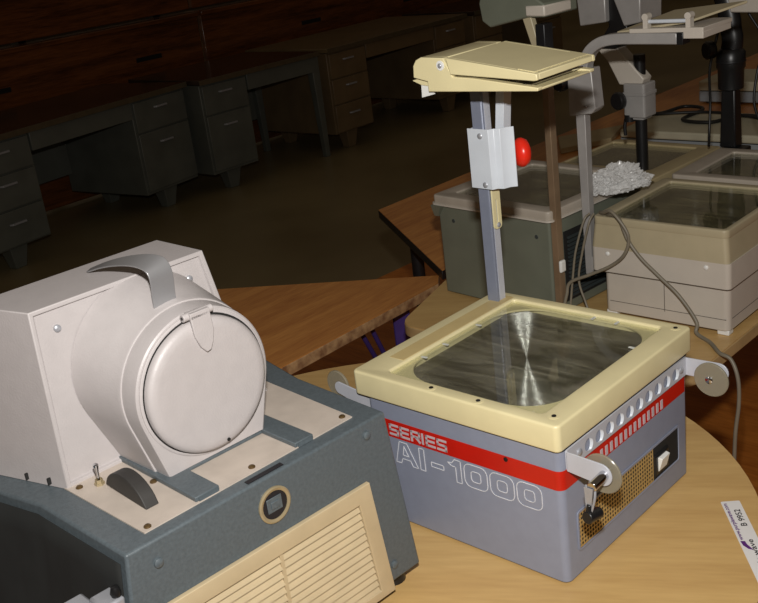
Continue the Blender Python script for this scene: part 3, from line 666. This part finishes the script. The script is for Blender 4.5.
# ------------------------------------------------------------------ beige projector (BP)
bp = thing('overhead_projector', 'beige two-tone overhead projector on the light table at right, cable coiled on its corner', 'projector', (.446, 1.968, TZ), -.785)
W, D = .284, .30
well(bp, W, D, .004, .10, .15, M['bp_body'], wall=.016, name='upper_case', plan=rrect(-.004, .290, -.004, .306, .010))
bm = B(); prism_z(bm, rrect(.018, .284, .006, .30, .012), .010, .100); lb = obj('lower_case', bm, M['bp_body'], bp, bevel=.002)
bm = B(); box(bm, .1512, .1522, .0052, .008, .03, .098); box(bm, .03, .278, .0054, .008, .0335, .0345); box(bm, .2835, .2845, .02, .29, .0335, .0345); obj('case_seam', bm, M['seam'], lb)
bm = B(); prism_z(bm, rrect(-.0035, .2895, -.0035, .3055, .010), .0982, .1002); obj('case_seam', bm, M['seam'], bp)
outer_lo = rrect(-.004, .288, -.004, .304, .010)
bm = B()
plate('rim_skirt', outer_lo, [rrect(.02, .264, .02, .28, .004)], .048, lambda u, v, w: (.142 + (u-.142)*(1-.035*w/.048), .15+(v-.15)*(1-.03*w/.048), .150+w), M['bp_rim'], bp); bm.free()
stage(bp, W, D, .196, .2135, .026, .012, .012, .022, M['bp_rim'], M['lens_olive'], hole_r=.02)
for x in (.035, .244): screw(bp, (x, -.0045, .139), (0, -1, 0), .0045, M['white'])
for x, y in ((.03, .02), (.27, .02), (.03, .28), (.27, .28)):
    bm = B(); box(bm, x-.012, x+.012, y-.010, y+.010, 0, .011); obj('foot', bm, M['white'], bp, bevel=.002)
bm = B(); prism_x(bm, [(.19, .010), (.29, .010), (.29, .05), (.235, .05), (.225, .028), (.20, .024)], .2835, .296); obj('side_handle', bm, M['bp_body'], bp, bevel=.002)
# post with bracket, curved arm, head
bm = B(); hexa(bm, [(-.030, .014, .08), (-.0145, .014, .08), (-.0145, .030, .08), (-.030, .030, .08), (-.033, .012, .42), (-.012, .012, .42), (-.012, .032, .42), (-.033, .032, .42)]); obj('post', bm, M['grey_post'], bp, bevel=.001)
bm = B(); box(bm, -.0305, -.003, .015, .029, .09, .12); obj('post_mount', bm, M['grey_post'], bp)
bm = B(); prism_y(bm, [(-.044, .412), (.006, .418), (.016, .428), (.010, .505), (-.044, .500)], .006, .040); br = obj('post_bracket', bm, M['grey_post'], bp, bevel=.002)
screw(br, (-.004, .0055, .432), (0, -1, 0), .003, M['chrome'])
bm = B(); lathe(bm, [(0, 0), (.018, 0), (.019, .003), (.019, .014), (.016, .018), (0, .018)], (-.062, .022, .478), (-.3, -1, 0), 28); cyl(bm, (-.062, .022, .478), (-.04, .022, .478), .006, n=12); obj('focus_knob', bm, M['black'], bp)
arcp = [(-.012, .022, .490), (-.009, .022, .515), (.004, .022, .538), (.028, .022, .553), (.060, .022, .5585), (.10, .022, .5590), (.186, .022, .5580)]
P = catmull(arcp, 8); bm = B(); sweep(bm, P, [(-.0125, -.010), (.0125, -.010), (.0125, .010), (-.0125, .010)], up0=Vector((1, 0, 0)))
ar = obj('curved_arm', bm, M['grey_post'], bp, bevel=.002)
bm = B()
for x in (.1101, .1735): lathe(bm, [(0, 0), (.0042, 0), (.0042, .0006), (0, .0006)], (x, .0115, .558), (0, -1, 0), 16)
obj('arm_hole', bm, M['black'], ar)
bm = B(); box(bm, .186, .1985, .008, .036, .5475, .5695); obj('arm_end_cap', bm, M['black'], ar, bevel=.001)
bm = B(); box(bm, .092, .236, .010, .125, .569, .577); hb = obj('head_tray', bm, M['bp_body'], bp, bevel=.001)
bm = B(); box(bm, .198, .236, .010, .12, .558, .570); obj('head_block', bm, M['bp_body'], hb, bevel=.001)
for x in (.119, .202):
    bm = B(); box(bm, x, x+.009, .012, .026, .575, .597); cyl(bm, (x+.0045, .011, .597), (x+.0045, .027, .597), .0062, n=18); obj('mirror_bracket', bm, M['bp_body'], hb)
bm = B(); cyl(bm, (.122, .019, .588), (.208, .019, .588), .0035, n=14); obj('mirror_rod', bm, M['white_metal'], hb)
bm = B(); hexa(bm, [(.055, .03, .566), (.200, .03, .582), (.262, .130, .600), (.120, .130, .588), (.055, .03, .570), (.200, .03, .586), (.262, .130, .605), (.120, .130, .593)]); obj('mirror_lid', bm, M['bp_rim'], hb, bevel=.001)

# ------------------------------------------------------------------ tan projector with black post (TP)
tp = thing('overhead_projector', 'tan overhead projector with a black post and black knob behind the plastic bag', 'projector', (.437, 2.452, TZ), radians(-47.5))
W, D = .30, .335
well(tp, W, D, .004, .006, .170, M['bp_body'], wall=.016)
stage(tp, W, D, .169, .195, .008, .05, .085, .03, M['tan_rim'], M['lens_olive'], hole_r=.02)
px_, py_ = .2205, .1115
bm = B(); cyl(bm, (.2206+.012, .082, .17), (.2206+.012, .082, .462), .0135, n=24); obj('post', bm, M['black'], tp)
bx, by = .2326, .082
bm = B(); prism_z(bm, rrect(bx-.030, bx+.026, by-.026, by+.026, .006, 4), .322, .400); prism_y(bm, [(bx-.030, .322), (bx+.018, .322), (bx+.018, .316), (bx-.025, .316)], by-.02, by+.02); cl = obj('collar', bm, M['grey_post'], tp, bevel=.003)
bm = B(); prism_z(bm, rrect(bx-.032, bx+.028, by-.028, by+.028, .006, 4), .372, .380); obj('collar_band', bm, M['grey_post'], cl, bevel=.001)
bm = B(); lathe(bm, [(0, 0), (.017, 0), (.020, .003), (.021, .012), (.018, .017), (0, .018)], (bx-.034, by-.026, .362), (-.25, -1, 0), 28); obj('focus_knob', bm, M['black'], cl)
bm = B(); prism_y(bm, [(bx-.045, .395), (bx+.012, .395), (bx+.020, .410), (bx-.048, .480), (bx-.105, .480), (bx-.075, .450)], by-.016, by+.020); nk = obj('neck', bm, M['bp_body'], tp, bevel=.003)
bm = B(); cyl(bm, (bx-.020, by-.016, .312), (bx-.020, by-.016, .328), .012, n=14); obj('lower_stop', bm, M['black'], tp)
bm = B(); tube(bm, [(bx-.028, by-.02, .318), (bx-.030, by-.022, .30), (bx-.029, by-.022, .28)], .004); obj('hook', bm, M['darksteel'], tp)
bm = B(); prism_y(bm, [(bx-.128, .532), (bx-.058, .540), (bx-.058, .60), (bx-.135, .61)], by-.04, by+.05); th = obj('projector_head', bm, M['grey_post'], tp, bevel=.003)
bm = B(); prism_y(bm, [(bx-.012, .530), (bx+.030, .538), (bx+.032, .61), (bx-.045, .61)], by-.04, by+.05); obj('head_side', bm, M['grey_post'], th, bevel=.003)
bm = B(); prism_y(bm, [(bx-.100, .478), (bx-.045, .478), (bx-.010, .520), (bx-.045, .60), (bx-.085, .60), (bx-.060, .53)], by-.025, by+.045); obj('head_dark_gap', bm, M['black'], th, bevel=.003)  # solid black piece stands in for the dark gap between the head blocks

# ------------------------------------------------------------------ far right projector (FP)
fp = thing('overhead_projector', 'taupe overhead projector with a thick black jointed post, cut off at right edge', 'projector', (.677, 2.200, TZ), radians(-45))
W, D = .30, .25
well(fp, W, D, .004, .006, .185, M['bp_body'], wall=.016)
stage(fp, W, D, .184, .213, .045, .01, .03, .03, M['gp_rim'], M['lens_olive'], hole_r=.035)
# post base from pixel solve : world (.9186,2.4845)
wx, wy = .9186, 2.4845
dx, dy = wx-.677, wy-2.200; c_, s_ = cos(radians(-45)), sin(radians(-45)); fx = dx*c_+dy*s_; fy = -dx*s_+dy*c_
# the post stands on a rear bracket
bm = B(); box(bm, fx-.012, fx+.045, .244, fy+.018, .15, .186); obj('rear_bracket', bm, M['black'], fp, bevel=.004)
bm = B(); hexa(bm, [(fx-.021, fy-.02, .185), (fx+.021, fy-.02, .185), (fx+.021, fy+.02, .185), (fx-.021, fy+.02, .185), (fx-.017, fy-.016, .36), (fx+.017, fy-.016, .36), (fx+.017, fy+.016, .36), (fx-.017, fy+.016, .36)])
obj('post', bm, M['black'], fp, bevel=.004)
bm = B(); lathe(bm, [(.022, 0), (.030, .004), (.031, .05), (.034, .055), (.034, .09), (.026, .10), (0, .10)], (fx, fy, .325), (0, 0, 1), 28); cl = obj('collar', bm, M['black'], fp)
bm = B(); lathe(bm, [(.0345, 0), (.0352, .001), (.0352, .004), (.0345, .005)], (fx, fy, .392), (0, 0, 1), 28); obj('collar_ring', bm, M['darksteel'], cl)
bm = B(); lathe(bm, [(0, 0), (.020, 0), (.022, .004), (.022, .018), (.018, .022), (0, .022)], (fx-.035, fy-.02, .425), (-.6, -.8, 0), 24); obj('focus_knob', bm, M['black'], cl)
bm = B(); P = catmull([(fx, fy, .41), (fx+.004, fy, .445), (fx+.000, fy, .47), (fx-.004, fy, .50), (fx-.02, fy, .56)], 8); sweep(bm, P, [(.020*cos(2*pi*i/14), .026*sin(2*pi*i/14)) for i in range(14)]); obj('head_arm', bm, M['black'], fp)
bm = B(); prism_y(bm, [(fx+.012, .512), (fx+.15, .508), (fx+.15, .62), (fx-.01, .62)], fy-.03, fy+.07); obj('projector_head', bm, M['bp_body'], fp, bevel=.003)

# ------------------------------------------------------------------ devices on the long table, at the back
def flat_device(name, label, loc, rz, W, D, H, slots=True):
    t = thing(name, label, 'device', loc, rz)
    bm = B(); prism_z(bm, rrect(0, W, 0, D, .012, 4), .008, H*.55); obj('base_case', bm, M['pale_blue'], t, bevel=.002)
    bm = B(); prism_z(bm, rrect(.0, W, 0, D, .012, 4), H*.55+.002, H); obj('lid', bm, M['pale'], t, bevel=.006, segs=3)
    bm = B(); prism_z(bm, rrect(.003, W-.003, .003, D-.003, .012, 4), H*.5, H*.6); obj('seam', bm, M['seamd'], t)
    for x in (.03, W-.03):
        for y in (.03, D-.03):
            bm = B(); lathe(bm, [(.012, 0), (.012, .008)], (x, y, 0), (0, 0, 1), 12); obj('foot', bm, M['black'], t)
    if slots:
        for x0 in (.06, .16):
            bm = B(); box(bm, x0, x0+(.04 if x0 < .1 else .008), -.001, .002, .020, H*.5-.006); obj('slot', bm, M['black'], t)
    return t
flat_device('slim_projector', 'flat pale portable projector lying behind the tan projector, cables across it', (.866, 3.36, TZ), radians(-44), .62, .30, .062)
flat_device('slim_projector', 'pale flat device with a black seam, furthest back on the table', (1.315, 3.90, TZ), radians(-44), .55, .26, .085, False)
bm = B(); hexa(bm, [(.672, 3.38, TZ), (.86, 3.44, TZ), (.95, 3.62, TZ), (.70, 3.56, TZ), (.672, 3.38, TZ+.02), (.86, 3.44, TZ+.02), (.95, 3.62, TZ+.02), (.70, 3.56, TZ+.02)])
tag(obj('storage_board', bm, M['tan_rim'], bevel=.003), 'flat tan board lying on the brown table beyond the tan projector', 'board')
# ------------------------------------------------------------------ crumpled clear plastic bag
def bag():
    from mathutils import noise
    bm = B()
    def lump(c, R, seed, sub=5):
        ret = bmesh.ops.create_icosphere(bm, subdivisions=sub, radius=1)
        for v in ret['verts']:
            d = v.co.normalized(); q = d*2.2 + Vector((seed*7.3, seed*3.1, seed))
            k = .78 + .28*noise.noise(q) 
            k += .30*abs(noise.noise(q*2.3)) + .20*abs(noise.noise(q*5.1)) + .10*noise.noise(q*11)
            v.co = Vector((c[0] + d.x*R[0]*k, c[1] + d.y*R[1]*k, max(c[2] + d.z*R[2]*k, .0005 + .003*abs(noise.noise(q*4)))))
    lump((0, 0, .020), (.056, .044, .030), 1); lump((.030, .022, .020), (.040, .034, .024), 2); lump((-.036, .004, .016), (.032, .030, .022), 3)
    lump((.002, -.02, .016), (.040, .024, .020), 5, 4); lump((.045, -.004, .014), (.034, .022, .016), 6, 4)
    for v in bm.verts:
        x, y = v.co.x, v.co.y; c_, s_ = cos(radians(8)), sin(radians(8)); v.co = Vector((.519 + x*c_*.98-y*s_, 2.050 + x*s_+y*c_, TZ+.2352+v.co.z*1.15))
    return obj('plastic_bag', bm, M['bag'], smooth=0)
tag(bag(), 'crumpled clear plastic bag lying between the green and the beige projectors', 'bag')

# ------------------------------------------------------------------ cords
def cord(name, label, pts, r, m, cat='cable', group=None):
    bm = B(); tube(bm, pts, r, 10, 10); return tag(obj(name, bm, m), label, cat, group)
def bpw(x, y, z):
    c_, s_ = cos(-.785), sin(-.785); return (.446 + x*c_ - y*s_, 1.968 + x*s_ + y*c_, TZ+z)
cord('power_cable', 'long grey-brown cable falling from the beige projector corner, then over the table edge',
     [bpw(.02, .020, .2185), bpw(.035, .004, .2185), bpw(.052, -.010, .2245), bpw(.0695, -.013, .2170), bpw(.0853, -.012, .178), bpw(.1124, -.012, .143), bpw(.150, -.012, .111), bpw(.193, -.012, .075), bpw(.228, -.014, .030), bpw(.232, -.022, .010), bpw(.2684, -.0411, .0052), (.607, 1.700, TZ+.005), (.621, 1.680, .733), (.628, 1.664, .70), (.628, 1.660, .65), (.622, 1.662, .58), (.622, 1.668, .44), (.63, 1.68, .25), (.68, 1.70, .03), (.80, 1.72, .0055)], .0038, M['cable'])
cord('power_cable', 'grey cable hanging in a wide loop across the left of the beige projector front',
     [bpw(.012, .012, .2185), bpw(.030, -.006, .2250), bpw(.058, -.020, .2330), bpw(.0886, -.022, .200), bpw(.093, -.022, .174), bpw(.0797, -.022, .145), bpw(.0495, -.022, .120), bpw(.0072, -.032, .099), bpw(-.034, -.040, .079), bpw(-.040, -.046, .054), bpw(-.044, -.054, .024), bpw(-.042, -.062, .004)], .0034, M['cable'])
cord('power_cable', 'thin grey cable hanging straight down beside the grey post, left strand',
     [bpw(-.006, .002, .2175), bpw(-.012, -.012, .205), bpw(-.027, -.024, .143), bpw(-.035, -.028, .086), bpw(-.039, -.034, .036), bpw(-.040, -.040, .004)], .0024, M['cable'])
cord('power_cable', 'thin grey cable hanging beside the grey post, right strand curling at the bottom',
     [bpw(.002, .004, .2175), bpw(-.002, -.010, .200), bpw(-.016, -.018, .138), bpw(-.026, -.020, .079), bpw(-.012, -.022, .034), bpw(.004, -.028, .004)], .0024, M['cable'])
cord('black_cable', 'black cable snaking over the flat pale projector',
     [(.985, 3.60, TZ+.0685), (1.04, 3.50, TZ+.0685), (1.15, 3.56, TZ+.0685), (1.19, 3.48, TZ+.0685), (1.08, 3.36, TZ+.0685), (1.14, 3.27, TZ+.0685), (1.22, 3.30, TZ+.0685), (1.27, 3.30, TZ+.0685), (1.36, 3.16, TZ+.0685)], .006, M['cableb'])
cord('black_cable', 'black cable running straight across the pale flat projector lid',
     [(.965, 3.53, TZ+.068), (1.04, 3.44, TZ+.0795), (1.16, 3.38, TZ+.0795), (1.24, 3.27, TZ+.0795), (1.32, 3.12, TZ+.068)], .005, M['cableb'])

cord('black_cable', 'black cable hanging from the thick black post down to the tan projector rim',
     [(.893, 2.50, 1.20), (.862, 2.47, 1.12), (.845, 2.42, 1.05), (.835, 2.40, .98), (.825, 2.375, .955)], .0032, M['cableb'])
cord('black_cable', 'black cable drooping to the right of the thick black post',
     [(.955, 2.47, 1.24), (.985, 2.45, 1.17), (.965, 2.44, 1.10), (.955, 2.43, 1.03), (.975, 2.42, .98), (1.01, 2.40, 1.00), (1.04, 2.37, 1.06)], .0032, M['cableb'])

# ------------------------------------------------------------------ lot sticker
st = thing('lot_sticker', 'long white lot sticker with purple lettering lying on the round table', 'sticker', (.441, 1.234, TZ), math.atan2(1.080-1.234, .425-.441))
# local x runs from the far end towards the near end, y to the right
SL, SWd = .19, .0262
bm = B(); prism_z(bm, rrect(0, SL, 0, SWd, .002, 3), 0, .0004); obj('paper', bm, M['sticker'], st, smooth=0)
def sticker_text(name, txt, x0, x1, y0, y1, m, bold=0):
    # reads from x0 (near end) to x1 (far end); y0 is the left edge (cap top), y1 the baseline
    me = text_mesh(txt, 1, lambda u, v, w: (u, v, 0), 0)
    us = [v.co.x for v in me.vertices]; vs = [v.co.y for v in me.vertices]
    for v in me.vertices:
        a = (v.co.x-min(us))/(max(us)-min(us)); b_ = (v.co.y-min(vs))/(max(vs)-min(vs)); v.co = Vector((x0+(x1-x0)*a, y1+(y0-y1)*b_, .0006))
    bm = B(); q = .00022
    for k, (dx_, dy_) in enumerate(((0, 0), (q, 0), (-q, 0), (0, q), (0, -q))):   # heavier strokes
        n0 = len(bm.verts); bm.from_mesh(me); bm.verts.ensure_lookup_table()
        for v in bm.verts[n0:]: v.co += Vector((dx_, dy_, k*.00001))
    bm.to_mesh(me); bm.free()
    return link(name, me, m, st, smooth=0)
sticker_text('web_address', 'www.purplewave.com', .094, .006, .0015, .0085, M['inkp'])
sticker_text('lot_number', 'B 9952', .062, .022, .0125, .0205, M['ink'])
sticker_text('wordmark', 'purple wave', .178, .094, .0110, .0205, M['ink'])
bm = B(); sw_ = [(.096, .002), (.106, .003), (.114, .0075), (.118, .014), (.112, .0115), (.104, .0085), (.097, .0078)]
prism_z(bm, sw_, .0004, .0006); obj('swoosh_mark', bm, M['inkp'], st, smooth=0)

# ------------------------------------------------------------------ desks
def pedestal(t, x0, x1, D, body, ndraw, heights):
    bm = B(); box(bm, x0, x1, .02, D-.02, .13, .70); obj('pedestal', bm, body, t, bevel=.004)
    z = .695
    for h in heights:
        bm = B(); box(bm, x0+.012, x1-.012, .004, .024, z-h+.006, z-.004); d = obj('drawer', bm, body, t, bevel=.003)
        bm = B(); cx = (x0+x1)/2; zz = z-.055 if h < .2 else z-.075
        prism_z(bm, [(cx-.055, .004), (cx-.045, -.014), (cx+.045, -.014), (cx+.055, .004)], zz-.005, zz+.005); obj('drawer_pull', bm, M['satin'], d, bevel=.001)
        z -= h
    for y in (.10, D-.12):
        bm = B(); xc = (x0+x1)/2; hexa(bm, [(xc-.035, y-.03, 0), (xc+.035, y-.03, 0), (xc+.035, y+.03, 0), (xc-.035, y+.03, 0), (xc-.06, y-.05, .13), (xc+.06, y-.05, .13), (xc+.06, y+.05, .13), (xc-.06, y+.05, .13)]); obj('leg', bm, body, t, bevel=.004)
def desk(label, loc, rz, Wd, D, body, topm, left=None, right=None, legs=()):
    t = thing('office_desk', label, 'desk', loc, rz, None)
    bm = B(); box(bm, -.01, Wd+.01, -.01, D, .705, .735); obj('desktop', bm, topm, t, bevel=.004)
    bm = B(); box(bm, -.013, Wd+.013, -.0135, -.0105, .704, .7345); obj('edge_trim', bm, M['deskedge'], t)
    xl = xr = None
    if left: pedestal(t, 0, left[0], D, body, 3, left[1])
    if right: pedestal(t, Wd-right[0], Wd, D, body, 2, right[1])
    a = left[0] if left else 0; b = Wd-right[0] if right else Wd
    bm = B(); box(bm, a+.005, b-.005, .01, .03, .60, .70); cd = obj('centre_drawer', bm, body, t, bevel=.003)
    bm = B(); box(bm, a, b, D-.06, D-.04, .25, .70); obj('modesty_panel', bm, body, t)
    for x in legs:
        for y in (.04, D-.08):
            bm = B(); s = 1 if x > .5 else -1; hexa(bm, [(x-.02+.02*s, y-.02, 0), (x+.02+.02*s, y-.02, 0), (x+.02+.02*s, y+.02, 0), (x-.02+.02*s, y+.02, 0), (x-.035, y-.03, .70), (x+.035, y-.03, .70), (x+.035, y+.03, .70), (x-.035, y+.03, .70)]); obj('leg', bm, body, t, bevel=.004)
    return t
two = (.19, .36); three = (.16, .16, .22)
def place(front_right, ang, Wd):
    a = radians(ang); return (front_right[0]-Wd*cos(a), front_right[1]-Wd*sin(a), 0), a
l1, a1 = place((-1.031, 6.498), 54, 1.60)
desk('grey-green metal desk with dark top, leftmost and nearest of the row', l1, a1, 1.60, .74, M['desk_grey'], M['desk_top'], (.40, (.17, .19, .20)), (.45, two))
l2 = (-.925, 6.46, 0)
desk('grey metal desk with drawers at left only, second in the row by the bleachers', l2, radians(45), 1.02, .76, M['desk_grey'], M['desk_top'], (.38, two), None, (1.0,))
l3 = (-.13, 7.25, 0)
desk('tan metal desk with pale top and two pedestals, third in the row', l3, radians(46.5), 1.60, .84, M['desk_tan'], M['desk_top_tan'], (.40, (.18, .18, .2)), (.40, (.18, .36)))
desk('dark tan metal desk, furthest right of the row behind the cream projector head', (1.06, 8.50, 0), radians(46), 1.3, .76, M['desk_tan'], M['desk_top'], (.38, two), (.38, two))

# ------------------------------------------------------------------ camera, light, world
cd = bpy.data.cameras.new('camera'); cam = bpy.data.objects.new('camera', cd); COL.objects.link(cam); SC.camera = cam
cd.sensor_width = 36; cd.lens = 1025.85/758*36; cd.clip_start = .01; cd.clip_end = 100
pitch, roll = .35973, -.12978
fwd = Vector((0, cos(pitch), -sin(pitch))); up = Vector((0, sin(pitch), cos(pitch))); rt_ = Vector((1, 0, 0))
r2 = cos(roll)*rt_ + sin(roll)*up; u2 = -sin(roll)*rt_ + cos(roll)*up
Mx = Matrix((r2, u2, -fwd)).transposed().to_4x4(); Mx.translation = (0, 0, CAMH); cam.matrix_world = Mx
cd.dof.use_dof = False
fl = bpy.data.lights.new('camera_flash', 'AREA'); fl.shape = 'RECTANGLE'; fl.size = .05; fl.size_y = .03; fl.energy = 24; fl.color = (1, .97, .93)
fo = bpy.data.objects.new('camera_flash', fl); COL.objects.link(fo)
Mf = Matrix((r2, u2, -fwd)).transposed().to_4x4(); Mf.translation = Vector((0, 0, CAMH)) + u2*.175 + fwd*.01; fo.matrix_world = Mf
w = bpy.data.worlds.new('world'); SC.world = w; w.use_nodes = True
w.node_tree.nodes['Background'].inputs[0].default_value = (1.0, .76, .52, 1); w.node_tree.nodes['Background'].inputs[1].default_value = .07
SC.view_settings.view_transform = 'Standard'; SC.view_settings.look = 'None'; SC.view_settings.gamma = 1; SC.view_settings.use_curve_mapping = False
SC.view_settings.exposure = 0
